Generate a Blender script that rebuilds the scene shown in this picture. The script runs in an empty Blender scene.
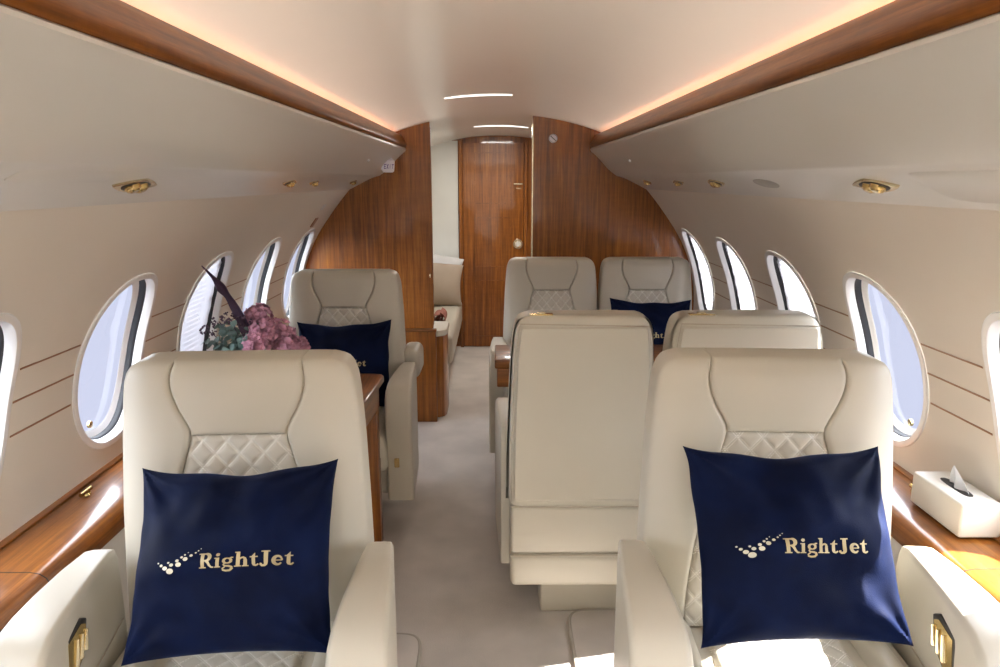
import bpy, bmesh, math, random
from mathutils import Vector, Matrix, noise
random.seed(7)
PI = math.pi
sc = bpy.context.scene
COL = sc.collection

# ------------------------------------------------------------------ materials
def new_mat(name):
    m = bpy.data.materials.new(name); m.use_nodes = True
    nt = m.node_tree
    return m, nt, nt.nodes['Principled BSDF']

def setp(b, **k):
    for key, v in k.items():
        key = {'base': 'Base Color', 'rough': 'Roughness', 'metal': 'Metallic', 'coat': 'Coat Weight',
               'coat_rough': 'Coat Roughness', 'sheen': 'Sheen Weight', 'sheen_rough': 'Sheen Roughness', 'sheen_tint': 'Sheen Tint',
               'spec': 'Specular IOR Level', 'emis': 'Emission Color', 'estr': 'Emission Strength'}.get(key, key)
        if isinstance(v, tuple) and len(v) == 3: v = v + (1,)
        b.inputs[key].default_value = v

def noise_node(nt, scale, detail=2, co='Object', sxyz=None, rough=.5):
    tc = nt.nodes.new('ShaderNodeTexCoord'); out = tc.outputs[co]
    if sxyz:
        mp = nt.nodes.new('ShaderNodeMapping'); mp.inputs['Scale'].default_value = sxyz
        nt.links.new(out, mp.inputs['Vector']); out = mp.outputs['Vector']
    n = nt.nodes.new('ShaderNodeTexNoise'); n.inputs['Scale'].default_value = scale
    n.inputs['Detail'].default_value = detail; n.inputs['Roughness'].default_value = rough
    nt.links.new(out, n.inputs['Vector'])
    return n

def ramp(nt, src, stops):
    r = nt.nodes.new('ShaderNodeValToRGB'); e = r.color_ramp.elements
    e[0].position, e[0].color = stops[0][0], stops[0][1] + (1,)
    e[1].position, e[1].color = stops[-1][0], stops[-1][1] + (1,)
    for p, c in stops[1:-1]:
        x = e.new(p); x.color = c + (1,)
    nt.links.new(src, r.inputs['Fac']); return r

def bump(nt, b, src, strength, dist=.002):
    n = nt.nodes.new('ShaderNodeBump'); n.inputs['Strength'].default_value = strength; n.inputs['Distance'].default_value = dist
    nt.links.new(src, n.inputs['Height']); nt.links.new(n.outputs['Normal'], b.inputs['Normal'])

def simple(name, base, rough=.5, var=0, nscale=8, bscale=None, bstr=.2, bdist=.001, **k):
    m, nt, b = new_mat(name)
    setp(b, base=base, rough=rough, **k)
    if var:
        n = noise_node(nt, nscale, 3)
        lo = tuple(c * (1 - var) for c in base); hi = tuple(min(1, c * (1 + var)) for c in base)
        r = ramp(nt, n.outputs['Fac'], [(.3, lo), (.7, hi)])
        nt.links.new(r.outputs['Color'], b.inputs['Base Color'])
    if bscale:
        n2 = noise_node(nt, bscale, 3); bump(nt, b, n2.outputs['Fac'], bstr, bdist)
    return m

def wood(name, axis, tone=1.0, coat_r=.06):
    m, nt, b = new_mat(name)
    s = [26, 26, 26]; s['XYZ'.index(axis)] = .9
    n1 = noise_node(nt, 1.6, 5, sxyz=tuple(s), rough=.62)
    s2 = [3.0, 3.0, 3.0]; s2['XYZ'.index(axis)] = .35
    n2 = noise_node(nt, 1.0, 2, sxyz=tuple(s2))
    s3 = [90, 90, 90]; s3['XYZ'.index(axis)] = 4
    n3 = noise_node(nt, 1.4, 3, sxyz=tuple(s3), rough=.7)
    # cross figure (fiddleback)
    s4 = [9, 9, 9]; s4['XYZ'.index(axis)] = 60
    n4 = noise_node(nt, 1.0, 2, sxyz=tuple(s4))
    def mix(a, bb, f):
        x = nt.nodes.new('ShaderNodeMath'); x.operation = 'MULTIPLY'; x.inputs[1].default_value = 1 - f; nt.links.new(a, x.inputs[0])
        y = nt.nodes.new('ShaderNodeMath'); y.operation = 'MULTIPLY_ADD'; y.inputs[1].default_value = f
        nt.links.new(bb, y.inputs[0]); nt.links.new(x.outputs[0], y.inputs[2]); return y.outputs[0]
    v = mix(n1.outputs['Fac'], n2.outputs['Fac'], .3)
    v = mix(v, n3.outputs['Fac'], .3)
    v = mix(v, n4.outputs['Fac'], .06)
    t = tone
    r = ramp(nt, v, [(.34, (.085 * t, .024 * t, .003 * t)), (.46, (.180 * t, .056 * t, .007 * t)), (.55, (.275 * t, .092 * t, .013 * t)), (.68, (.42 * t, .165 * t, .028 * t))])
    nt.links.new(r.outputs['Color'], b.inputs['Base Color'])
    setp(b, rough=.35, coat=.55, coat_rough=coat_r, spec=.35)
    return m

def quilt_mat(name, base):
    m, nt, b = new_mat(name); setp(b, base=base, rough=.5)
    uv = nt.nodes.new('ShaderNodeUVMap'); sep = nt.nodes.new('ShaderNodeSeparateXYZ'); nt.links.new(uv.outputs['UV'], sep.inputs[0])
    def M(op, a, c=None, d=None):
        n = nt.nodes.new('ShaderNodeMath'); n.operation = op
        for i, x in enumerate((a, c, d)):
            if x is None: continue
            if isinstance(x, (int, float)): n.inputs[i].default_value = x
            else: nt.links.new(x, n.inputs[i])
        return n.outputs[0]
    u, v = sep.outputs[0], sep.outputs[1]
    masks = []
    for sg in (1, -1):
        a = M('ADD', u, M('MULTIPLY', v, sg * QK)) if True else None
        a = M('DIVIDE', a, QP)
        f = M('ABSOLUTE', M('SUBTRACT', M('FRACT', M('ADD', a, 0.5)), .5))      # 0 on the line
        near = M('MULTIPLY', M('GREATER_THAN', f, .035), M('LESS_THAN', f, .075))  # twin rows beside the groove
        dash = M('GREATER_THAN', M('FRACT', M('MULTIPLY', v, 230.0)), .35)
        masks.append(M('MULTIPLY', near, dash))
    mask = M('MAXIMUM', masks[0], masks[1])
    mx = nt.nodes.new('ShaderNodeMix'); mx.data_type = 'RGBA'
    nt.links.new(mask, mx.inputs[0]); mx.inputs[6].default_value = base + (1,); mx.inputs[7].default_value = (.86, .84, .78, 1)
    nt.links.new(mx.outputs[2], b.inputs['Base Color'])
    n2 = noise_node(nt, 260, 3); bump(nt, b, n2.outputs['Fac'], .15, .0008)
    return m

QP, QK = .056, 0.95
LEATHER = (.505, .468, .385)
M = {}
M['leather'] = simple('cream_leather', LEATHER, .42, var=.03, nscale=3, bscale=320, bstr=.18, bdist=.0007)
M['quilt'] = quilt_mat('quilted_leather', (.52, .485, .41))
M['piping'] = simple('leather_seam', (.40, .35, .27), .6)
M['wall'] = simple('sidewall_panel', (.67, .62, .54), .55, var=.02, nscale=2, bscale=500, bstr=.1)
M['bin'] = simple('bin_panel', (.60, .59, .54), .32, var=.015, nscale=2, coat=.3, coat_rough=.2)
M['ceil'] = simple('ceiling_panel', (.81, .775, .70), .3, var=.012, nscale=2, coat=.25, coat_rough=.12)
M['white'] = simple('white_bezel', (.78, .78, .77), .3, coat=.4, coat_rough=.15, var=.01)
M['panel_white'] = simple('pale_wall_panel', (.72, .73, .68), .4, var=.02)
M['rubber'] = simple('dark_gasket', (.018, .019, .022), .5, var=.1)
M['dark'] = simple('dark_recess', (.02, .018, .016), .5, var=.1)
M['woodZ'] = wood('lacquered_wood_upright', 'Z', 1.15)
M['woodY'] = wood('lacquered_wood_lengthwise', 'Y', 1.0, .1)
M['woodR'] = wood('rail_wood', 'Y', .80, .15); M['woodR'].node_tree.nodes['Principled BSDF'].inputs['Coat Weight'].default_value = .12; M['woodR'].node_tree.nodes['Principled BSDF'].inputs['Specular IOR Level'].default_value = .12
M['woodX'] = wood('lacquered_wood_crosswise', 'X', .9)
M['stripe'] = simple('bronze_inlay', (.30, .15, .07), .35, metal=.3, var=.05)
M['brass'] = simple('polished_brass', (.66, .50, .22), .2, metal=1.0, var=.08, nscale=30)
M['pale_brass'] = simple('pale_brass', (.75, .66, .45), .25, metal=.8, var=.05)
M['grey'] = simple('grey_grille', (.33, .33, .31), .6, var=.05, bscale=400, bstr=.5)
M['tissue'] = simple('tissue_paper', (.85, .85, .85), .8, var=.01)
M['boxleather'] = simple('tissue_box_leather', (.70, .66, .58), .45, bscale=300, bstr=.15, var=.02)
M['carpet'] = simple('beige_carpet', (.60, .55, .50), .95, var=.10, nscale=5, bscale=420, bstr=.9, bdist=.004)
M['mat_bind'] = simple('mat_binding', (.42, .38, .32), .8, var=.05)
M['shade'] = simple('pleated_shade', (.84, .84, .86), .7, var=.02)
M['foil'] = simple('gold_print', (.42, .34, .19), .42, metal=.35, var=.05)
M['foil_pale'] = simple('pale_gold_print', (.60, .56, .43), .42, metal=.2, var=.05)
M['beige_cloth'] = simple('beige_linen', (.34, .27, .20), .85, var=.05, bscale=300, bstr=.4)
M['grey_cloth'] = simple('grey_linen', (.55, .54, .52), .85, var=.05, bscale=300, bstr=.4)
M['rug_roll'] = simple('rust_wool', (.30, .11, .08), .9, var=.25, nscale=60, bscale=200, bstr=.5)
M['eucalyptus'] = simple('eucalyptus_leaf', (.16, .25, .235), .55, var=.25, nscale=25)
M['green_leaf'] = simple('green_leaf', (.09, .16, .07), .5, var=.3, nscale=25)
M['berry'] = simple('purple_berries', (.10, .06, .10), .5, var=.3, nscale=60)
M['purple_leaf'] = simple('aubergine_leaf', (.085, .045, .10), .4, var=.2, nscale=20)
M['petal'] = simple('pink_mauve_petal', (.50, .25, .34), .6, var=.3, nscale=45)
M['vase'] = simple('ceramic_vase', (.7, .68, .62), .25, var=.02)
M['sign_white'] = simple('sign_face', (.84, .82, .88), .4, var=.01)
M['sign_blue'] = simple('sign_letters', (.20, .13, .36), .4, var=.01)

nt = M['shade'].node_tree; b = nt.nodes['Principled BSDF']
tl = nt.nodes.new('ShaderNodeBsdfTranslucent'); tl.inputs[0].default_value = (.80, .80, .86, 1)
mx = nt.nodes.new('ShaderNodeMixShader'); mx.inputs[0].default_value = .12
nt.links.new(b.outputs[0], mx.inputs[1]); nt.links.new(tl.outputs[0], mx.inputs[2]); nt.links.new(mx.outputs[0], nt.nodes['Material Output'].inputs[0])
m, nt, b = new_mat('navy_velvet'); M['navy'] = m
setp(b, base=(.0042, .012, .060), rough=.7, sheen=.075, sheen_rough=.3, sheen_tint=(.12, .30, .95), spec=.10)
n = noise_node(nt, 9, 4); r = ramp(nt, n.outputs['Fac'], [(.35, (.0008, .0032, .018)), (.7, (.0016, .0066, .036))])
nt.links.new(r.outputs['Color'], b.inputs['Base Color'])
n = noise_node(nt, 500, 2); bump(nt, b, n.outputs['Fac'], .5, .0012)

m, nt, b = new_mat('window_acrylic'); M['glass'] = m
for x in list(nt.nodes):
    if x.type == 'BSDF_PRINCIPLED': nt.nodes.remove(x)
tr = nt.nodes.new('ShaderNodeBsdfTransparent'); tr.inputs[0].default_value = (.93, .94, .97, 1)
gl = nt.nodes.new('ShaderNodeBsdfGlossy'); gl.inputs['Roughness'].default_value = .03
mx = nt.nodes.new('ShaderNodeMixShader'); fr = nt.nodes.new('ShaderNodeLayerWeight'); fr.inputs[0].default_value = .08
nt.links.new(fr.outputs[1], mx.inputs[0]); nt.links.new(tr.outputs[0], mx.inputs[1]); nt.links.new(gl.outputs[0], mx.inputs[2])
nt.links.new(mx.outputs[0], nt.nodes['Material Output'].inputs[0])

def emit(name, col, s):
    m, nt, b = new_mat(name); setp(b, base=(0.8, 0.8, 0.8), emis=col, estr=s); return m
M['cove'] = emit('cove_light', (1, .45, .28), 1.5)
M['led'] = emit('wash_light', (1, .95, .88), 1.6)  # emission that imitates reflection streaks on the ceiling

# ------------------------------------------------------------------ helpers
def link(name, me, mat, parent=None, smooth=True, loc=None):
    if isinstance(me, bmesh.types.BMesh):
        d = bpy.data.meshes.new(name); me.normal_update(); me.to_mesh(d); me.free(); me = d
    me.materials.clear()
    for mm in (mat if isinstance(mat, (list, tuple)) else [mat]): me.materials.append(mm)
    if smooth:
        me.polygons.foreach_set('use_smooth', [True] * len(me.polygons))
        try: me.set_sharp_from_angle(angle=math.radians(38))
        except Exception: pass
    o = bpy.data.objects.new(name, me); COL.objects.link(o)
    if parent: o.parent = parent
    if loc: o.location = loc
    return o

def tag(o, label, cat, group=None):
    o['label'] = label; o['category'] = cat
    if group: o['group'] = group
    return o
def struct(o): o['kind'] = 'structure'; return o
def empty(name, loc=(0, 0, 0), rz=0):
    e = bpy.data.objects.new(name, None); COL.objects.link(e); e.location = loc; e.rotation_euler = (0, 0, rz)
    e.empty_display_size = .05; return e
def copy_tree(o, parent=None):
    c = o.copy(); COL.objects.link(c)
    if parent: c.parent = parent
    for ch in list(o.children): copy_tree(ch, c)
    return c

def bevel_all(bm, w, seg=3, ang=25):
    bm.normal_update()
    es = [e for e in bm.edges if len(e.link_faces) == 2 and e.calc_face_angle(0) > math.radians(ang)]
    if es: bmesh.ops.bevel(bm, geom=es, offset=w, offset_type='OFFSET', segments=seg, profile=.5, affect='EDGES', clamp_overlap=True)
    return bm

def box_bm(x0, x1, y0, y1, z0, z1, bev=0, seg=3, bm=None):
    b2 = bmesh.new(); r = bmesh.ops.create_cube(b2, size=1)
    for v in b2.verts:
        v.co = Vector(((x0 + x1) / 2 + v.co.x * (x1 - x0), (y0 + y1) / 2 + v.co.y * (y1 - y0), (z0 + z1) / 2 + v.co.z * (z1 - z0)))
    if bev: bevel_all(b2, bev, seg)
    if bm is None: return b2
    join(bm, b2); return bm

def join(bm, other, mat=None):
    t = bpy.data.meshes.new('t'); other.to_mesh(t); other.free()
    if mat: t.transform(mat)
    bm.from_mesh(t); bpy.data.meshes.remove(t)

def prism_bm(pts, axis, a0, a1, bev=0, seg=3):
    """polygon pts (2D) extruded along axis from a0 to a1. axis 'X': pts are (y,z); 'Y': (x,z); 'Z': (x,y)"""
    bm = bmesh.new()
    def mk(p, a):
        return {'X': (a, p[0], p[1]), 'Y': (p[0], a, p[1]), 'Z': (p[0], p[1], a)}[axis]
    A = [bm.verts.new(mk(p, a0)) for p in pts]; B = [bm.verts.new(mk(p, a1)) for p in pts]
    bm.faces.new(A); bm.faces.new(B[::-1]); n = len(pts)
    for i in range(n): bm.faces.new((A[i], B[i], B[(i + 1) % n], A[(i + 1) % n]))
    bmesh.ops.recalc_face_normals(bm, faces=bm.faces)
    if bev: bevel_all(bm, bev, seg)
    return bm

def loft_bm(rings, cap=True, closed=True):
    bm = bmesh.new(); R = [[bm.verts.new(p) for p in r] for r in rings]; n = len(rings[0])
    for i in range(len(R) - 1):
        for j in range(n if closed else n - 1):
            bm.faces.new((R[i][j], R[i][(j + 1) % n], R[i + 1][(j + 1) % n], R[i + 1][j]))
    if cap: bm.faces.new(R[0][::-1]); bm.faces.new(R[-1])
    bmesh.ops.recalc_face_normals(bm, faces=bm.faces)
    return bm

def supell(n, a, b, p):
    out = []
    for i in range(n):
        t = 2 * PI * i / n; c, s = math.cos(t), math.sin(t)
        out.append((a * math.copysign(abs(c) ** (2 / p), c), b * math.copysign(abs(s) ** (2 / p), s)))
    return out

def cyl_bm(p0, p1, r0, r1=None, n=20, bm=None):
    r1 = r0 if r1 is None else r1; p0, p1 = Vector(p0), Vector(p1); d = (p1 - p0).normalized()
    a = d.orthogonal().normalized(); b_ = d.cross(a)
    rings = [[p + (a * math.cos(2 * PI * i / n) + b_ * math.sin(2 * PI * i / n)) * r for i in range(n)] for p, r in ((p0, r0), (p1, r1))]
    t = loft_bm(rings)
    if bm is None: return t
    join(bm, t); return bm

def tube_bm(pts, radii, n=8):
    pts = [Vector(p) for p in pts]; rings = []
    prev = None
    for i, p in enumerate(pts):
        d = (pts[min(i + 1, len(pts) - 1)] - pts[max(i - 1, 0)]).normalized()
        a = (prev - d * prev.dot(d)).normalized() if prev else d.orthogonal().normalized()
        prev = a; b_ = d.cross(a); r = radii[i] if isinstance(radii, (list, tuple)) else radii
        rings.append([p + (a * math.cos(2 * PI * k / n) + b_ * math.sin(2 * PI * k / n)) * r for k in range(n)])
    return loft_bm(rings)

def lathe_bm(prof, n=32):
    return loft_bm([[Vector((r * math.cos(2 * PI * i / n), r * math.sin(2 * PI * i / n), z)) for i in range(n)] for r, z in prof])

def interp(tab, v):
    if v <= tab[0][0]: return tab[0][1]
    for (a, x), (b_, y) in zip(tab, tab[1:]):
        if v <= b_:
            t = (v - a) / (b_ - a); t = t * t * (3 - 2 * t) if False else t
            return x + (y - x) * t
    return tab[-1][1]

def smooth_tab(tab, n=40):
    """Catmull-Rom resample of (v,x)"""
    out = []
    for i in range(len(tab) - 1):
        p0 = tab[max(i - 1, 0)]; p1 = tab[i]; p2 = tab[i + 1]; p3 = tab[min(i + 2, len(tab) - 1)]
        for k in range(n):
            t = k / n
            f = lambda a, b_, c, d: .5 * ((2 * b_) + (-a + c) * t + (2 * a - 5 * b_ + 4 * c - d) * t * t + (-a + 3 * b_ - 3 * c + d) * t ** 3)
            out.append((f(p0[0], p1[0], p2[0], p3[0]), f(p0[1], p1[1], p2[1], p3[1])))
    out.append(tab[-1]); return out

def pad_bm(fL, fR, v0, v1, T, r, mp, nu=28, nv=28, crown=0, hf=None, low=-.006, skirt=None):
    """upholstered pad: grid between fL(v) and fR(v), rounded towards its rim; mp(u,v,h)->point"""
    bm = bmesh.new(); uvl = bm.loops.layers.uv.new('UVMap')
    def sp(n):
        o = []
        for i in range(n + 1):
            x = i / n; o.append(.5 - .5 * math.cos(PI * x) if n < 60 else x)
        return [0.6 * (.5 - .5 * math.cos(PI * i / n)) + .4 * i / n for i in range(n + 1)]
    S, Tt = sp(nu), sp(nv); V = []; UV = {}
    for t in Tt:
        v = v0 + (v1 - v0) * t; row = []
        for s in S:
            a, c = fL(v), fR(v); u = a + (c - a) * s
            d = min(u - a, c - u, v - v0, v1 - v)
            q = min(max(d, 0) / r, 1); h = low + (T - low) * math.sqrt(max(0, 1 - (1 - q) ** 2))
            h += crown * math.sin(PI * s) * math.sin(PI * t)
            if hf: h += hf(u, v) * min(1, q * 1.5)
            w = bm.verts.new(mp(u, v, h)); row.append(w); UV[w] = (u, v)
        V.append(row)
    for i in range(len(V) - 1):
        for j in range(len(V[0]) - 1):
            f = bm.faces.new((V[i][j], V[i][j + 1], V[i + 1][j + 1], V[i + 1][j]))
            for l in f.loops: l[uvl].uv = UV[l.vert]
    if skirt is not None:
        loop = V[0][:] + [r_[-1] for r_ in V[1:]] + V[-1][-2::-1] + [r_[0] for r_ in V[-2:0:-1]]
        low_ = [bm.verts.new(mp(UV[w][0], UV[w][1], skirt)) for w in loop]; n = len(loop)
        for i in range(n): bm.faces.new((loop[i], low_[i], low_[(i + 1) % n], loop[(i + 1) % n]))
    return bm

def quilt_h(u, v):
    h = 0
    ds = []
    for sg in (1, -1):
        a = (u + sg * v * QK) / QP; f = abs((a + .5) % 1 - .5)
        ds.append(f)
    d = min(ds)
    return .0036 * (1 - math.exp(-(d / .13) ** 1.5)) - .003

# ------------------------------------------------------------------ cabin shell
Y0, YB, YE = -2.3, 4.40, 6.50        # aft end behind viewer, bulkhead, far door wall
PROF = smooth_tab([(1.03, -.02), (1.11, .22), (1.18, .48), (1.212, .74), (1.185, .96), (1.115, 1.14), (1.01, 1.30), (.885, 1.455), (.76, 1.58)], 12)
# arc-length parameter
ARC = [0]
for a, b_ in zip(PROF, PROF[1:]): ARC.append(ARC[-1] + math.hypot(b_[0] - a[0], b_[1] - a[1]))
SMAX = ARC[-1]
def prof(s):
    s = max(0, min(SMAX, s))
    for i in range(len(ARC) - 1):
        if s <= ARC[i + 1] + 1e-9:
            t = (s - ARC[i]) / (ARC[i + 1] - ARC[i]); a, b_ = PROF[i], PROF[i + 1]
            return (a[0] + (b_[0] - a[0]) * t, a[1] + (b_[1] - a[1]) * t)
def s_of_z(z):
    lo, hi = 0, SMAX
    for _ in range(40):
        m_ = (lo + hi) / 2
        if prof(m_)[1] < z: lo = m_
        else: hi = m_
    return lo
def WP(side, Y, s, depth=0):
    """point on the sidewall; depth>0 goes outboard"""
    x, z = prof(s); x1, z1 = prof(s - .02); x2, z2 = prof(s + .02)
    dx, dz = x2 - x1, z2 - z1; l = math.hypot(dx, dz); nx, nz = dz / l, -dx / l
    return Vector((side * (x + nx * depth), Y, z + nz * depth))
SC = s_of_z(.982); HA, HB, PP = .188, .268, 2.4     # window centre arc, half width (Y), half height (arc), exponent
WY = [2.125 + .672 * k for k in range(-5, 4)]
WY2 = [5.05, 5.72]
NW = 64
def wall_mesh(side):
    bm = bmesh.new(); cells = sorted(WY + WY2); cw = .27
    s0, s1 = 0, SMAX
    def strip(ya, yb):
        n = max(1, int((yb - ya) / .25)); K = 26
        g = [[bm.verts.new(WP(side, ya + (yb - ya) * i / n, SMAX * k / K)) for k in range(K + 1)] for i in range(n + 1)]
        for i in range(n):
            for k in range(K): bm.faces.new((g[i][k], g[i + 1][k], g[i + 1][k + 1], g[i][k + 1]))
    y = Y0
    sa, sb = SC - .34, SC + .34
    for c in cells:
        if c - cw - y > .005: strip(y, c - cw)
        # lower and upper part of the cell
        for (qa, qb, K) in ((0, sa, 14), (sb, SMAX, 10)):
            g = [[bm.verts.new(WP(side, c - cw + 2 * cw * i / 4, qa + (qb - qa) * k / K)) for k in range(K + 1)] for i in range(5)]
            for i in range(4):
                for k in range(K): bm.faces.new((g[i][k], g[i + 1][k], g[i + 1][k + 1], g[i][k + 1]))
        el = supell(NW, HA, HB, PP)
        rings = []
        for q in range(6):
            t = q / 5; ring = []
            for (ex, ey) in el:
                # project direction onto rectangle
                k = min(cw / abs(ex) if abs(ex) > 1e-6 else 1e9, .34 / abs(ey) if abs(ey) > 1e-6 else 1e9)
                px, py = ex * (1 + (k - 1) * t), ey * (1 + (k - 1) * t)
                ring.append(bm.verts.new(WP(side, c + px, SC + py)))
            rings.append(ring)
        for q in range(5):
            for i in range(NW):
                bm.faces.new((rings[q][i], rings[q][(i + 1) % NW], rings[q + 1][(i + 1) % NW], rings[q + 1][i]))
        # rectangle corners
        for sx, sy in ((1, 1), (-1, 1), (-1, -1), (1, -1)):
            best = sorted(rings[5], key=lambda v: (v.co - WP(side, c + sx * cw, SC + sy * .34)).length)[:2]
            if (best[0].co - WP(side, c + sx * cw, SC + sy * .34)).length > 1e-4:
                cv = bm.verts.new(WP(side, c + sx * cw, SC + sy * .34)); bm.faces.new((cv, best[0], best[1]))
        y = c + cw
    strip(y, YE + .02)
    bmesh.ops.remove_doubles(bm, verts=bm.verts, dist=.0004)
    def back(ya, yb, qa, qb, K):
        g = [[bm.verts.new(WP(side, yy, qa + (qb - qa) * k / K, .006)) for k in range(K + 1)] for yy in (ya, yb)]
        for k in range(K): bm.faces.new((g[0][k], g[1][k], g[1][k + 1], g[0][k + 1]))
    ed = [Y0 - .2] + cells + [YE + .2]
    for a, b_ in zip(ed, ed[1:]): back(max(Y0, a + .236), min(YE + .02, b_ - .236), 0, SMAX, 26)
    back(Y0, YE, 0, SC - .29, 16); back(Y0, YE, SC + .29, SMAX, 14)
    bmesh.ops.recalc_face_normals(bm, faces=bm.faces)
    return bm
wallL = struct(link('wall_left', wall_mesh(-1), M['wall']))
wallR = struct(link('wall_right', wall_mesh(1), M['wall']))

def win_ring(side, c, specs):
    """specs: (scale add in m (inward +), depth) rings"""
    bm = bmesh.new(); R = []
    for ins, dep in specs:
        el = supell(NW, HA - ins, HB - ins, PP)
        R.append([bm.verts.new(WP(side, c + ex, SC + ey, dep)) for ex, ey in el])
    for a, b_ in zip(R, R[1:]):
        for i in range(NW): bm.faces.new((a[i], a[(i + 1) % NW], b_[(i + 1) % NW], b_[i]))
    bmesh.ops.recalc_face_normals(bm, faces=bm.faces)
    return bm
def win_disc(side, c, ins, dep, hf=None, rings=3, lo=-9):
    bm = bmesh.new(); R = []
    for q in range(rings):
        t = 1 - q / rings; el = supell(NW, (HA - ins) * t, (HB - ins) * t, PP)
        R.append([bm.verts.new(WP(side, c + ex, SC + max(ey, lo), dep + (hf(ex, max(ey, lo)) if hf else 0))) for ex, ey in el])
    ctr = bm.verts.new(WP(side, c, SC, dep + (hf(0, 0) if hf else 0)))
    for a, b_ in zip(R, R[1:]):
        for i in range(NW): bm.faces.new((a[i], a[(i + 1) % NW], b_[(i + 1) % NW], b_[i]))
    for i in range(NW): bm.faces.new((R[-1][i], R[-1][(i + 1) % NW], ctr))
    bmesh.ops.recalc_face_normals(bm, faces=bm.faces)
    return bm
ADDED_SHADE_R = (2.797, 3.469, 4.141)  # shades added on the right to keep sun off the far seats
wi = 0
for side in (-1, 1):
    for c in WY + WY2:
        if c < -1: pass
        wi += 1
        w = struct(empty('window_%d' % wi, WP(side, c, SC)))
        def P(name, bm, mat):
            o = link(name, bm, mat); o.parent = w; o.matrix_parent_inverse = Matrix.Translation(-Vector(w.location)); return o
        P('window_frame', win_ring(side, c, [(-.014, -.0005), (-.013, -.005), (-.006, -.0075), (.004, -.006), (.008, .000), (.012, .008), (.015, .018)]), M['white'])
        P('gasket', win_ring(side, c, [(.0145, .016), (.017, .018), (.019, .026), (.020, .038)]), M['rubber'])
        P('inner_rim', win_ring(side, c, [(.0195, .036), (.024, .039), (.032, .042), (.038, .046)]), M['white'])
        P('pane', win_disc(side, c, .032, .045), M['glass'])
        if (side == -1 and abs(c - 2.797) < .01) or (side == 1 and any(abs(c - s) < .01 for s in ADDED_SHADE_R)) or (side == 1 and c > 5):  # all right-hand shades, also beyond the bulkhead, are added to block sun
            pl = lambda ex, ey: .004 * (1 - 2 * abs(((ey / .02) % 1) - .5) * 2)
            lo = -.5 if side == -1 else -.5
            bm = win_disc(side, c, .018, .030, pl, rings=70)
            P('window_shade', bm, M['shade'])
        else:
            # raised shade stack at the top and its pull tab
            hb = bmesh.new()
            cyl_bm(WP(side, c - .02, SC - HB + .055, .045), WP(side, c - .02, SC - HB + .055, .052), .011, n=16, bm=hb)
            P('shade_latch', hb, M['brass'])

# inlay stripes between windows
for side, wl in ((-1, wallL), (1, wallR)):
    edges = sorted(WY + WY2)
    gaps = [(a + .212, b_ - .205) for a, b_ in zip(edges, edges[1:]) if b_ - .235 < YB and b_ > .5]
    for (ya, yb) in gaps:
        for z in (1.065, .982, .895):
            s = s_of_z(z); bm = bmesh.new(); h = .0024
            r = [[WP(side, y, s - h, -.0002), WP(side, y, s - h, -.0015), WP(side, y, s + h, -.0015), WP(side, y, s + h, -.0002)] for y in (ya, (ya + yb) / 2, yb)]
            link('inlay_stripe', loft_bm(r), M['stripe'], wl, smooth=False)

# floor, ceiling, end walls
struct(link('floor', box_bm(-1.06, 1.06, Y0, YE + .02, -.04, 0), M['carpet'], smooth=False))
def ceil_z(x):
    t = abs(x) / .66; return 1.885 - .125 * t ** 2.1
cx = [(-.66 + 1.32 * i / 40) for i in range(41)]
cpts = [(-.675, 1.66), (-.675, 1.70), (-.67, 1.74)] + [(x, ceil_z(x)) for x in cx] + [(.67, 1.74), (.675, 1.70), (.675, 1.66)]
rr = []
ny = 40
for j in range(ny + 1):
    y = Y0 + (YE + .02 - Y0) * j / ny
    rr.append([Vector((p[0], y, p[1])) for p in cpts])
struct(link('ceiling', loft_bm(rr, cap=False, closed=False), M['ceil']))
for k_, sd_ in ((3, -1), (4, 1)):
    up = smooth_tab([(.915, 1.42), (.84, 1.52), (.76, 1.62), (.69, 1.72), (.62, 1.775)], 6)
    struct(link('trim_%d' % k_, loft_bm([[Vector((sd_ * x, y, z)) for x, z in up] for y in (YB + .02, YE + .02)], cap=False, closed=False), M['ceil']))
def cabin_outline(off=.015):
    """whole inner cross-section slightly outboard, as a closed polygon (x,z)"""
    r = [(x + off, z) for x, z in PROF if z > 0]; top = [(.70, 1.64), (.69, 1.78)] + [(x, ceil_z(x) + .012) for x in cx[::-1]][1:-1] + [(-.69, 1.78), (-.70, 1.64)]
    r = [(1.04 + off, 0)] + r; l = [(-x, z) for x, z in r[::-1]]
    return r + top + l
struct(link('wall_back', prism_bm(cabin_outline(), 'Y', Y0 - .03, Y0), M['panel_white'], smooth=False))
struct(link('wall_front', prism_bm(cabin_outline(), 'Y', YE + .0, YE + .03), M['woodZ'], smooth=False))
# pale panel on the far wall, left of the door
struct(link('trim_1', box_bm(-.95, -.345, YE - .012, YE, .67, 1.84), M['panel_white'], smooth=False))

def clip_poly(pts, f):
    """keep f(p)>=0 where f is linear; Sutherland-Hodgman"""
    out = []
    for i, p in enumerate(pts):
        q = pts[(i + 1) % len(pts)]; a, b_ = f(p), f(q)
        if a >= 0: out.append(p)
        if (a >= 0) != (b_ >= 0):
            t = a / (a - b_); out.append((p[0] + (q[0] - p[0]) * t, p[1] + (q[1] - p[1]) * t))
    return out
OL, OR = -.405, .205     # bulkhead opening
full = cabin_outline()
bl = struct(link('wall_bulkhead_left', prism_bm(clip_poly(full, lambda p: OL - p[0]), 'Y', YB, YB + .045, ), M['woodZ'], smooth=False))
br = struct(link('wall_bulkhead_right', prism_bm(clip_poly(full, lambda p: p[0] - OR), 'Y', YB, YB + .045), M['woodZ'], smooth=False))
link('edge_strip', box_bm(OR - .004, OR + .004, YB - .003, YB + .048, 0, 1.83, .001, 1), M['pale_brass'], br)
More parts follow.
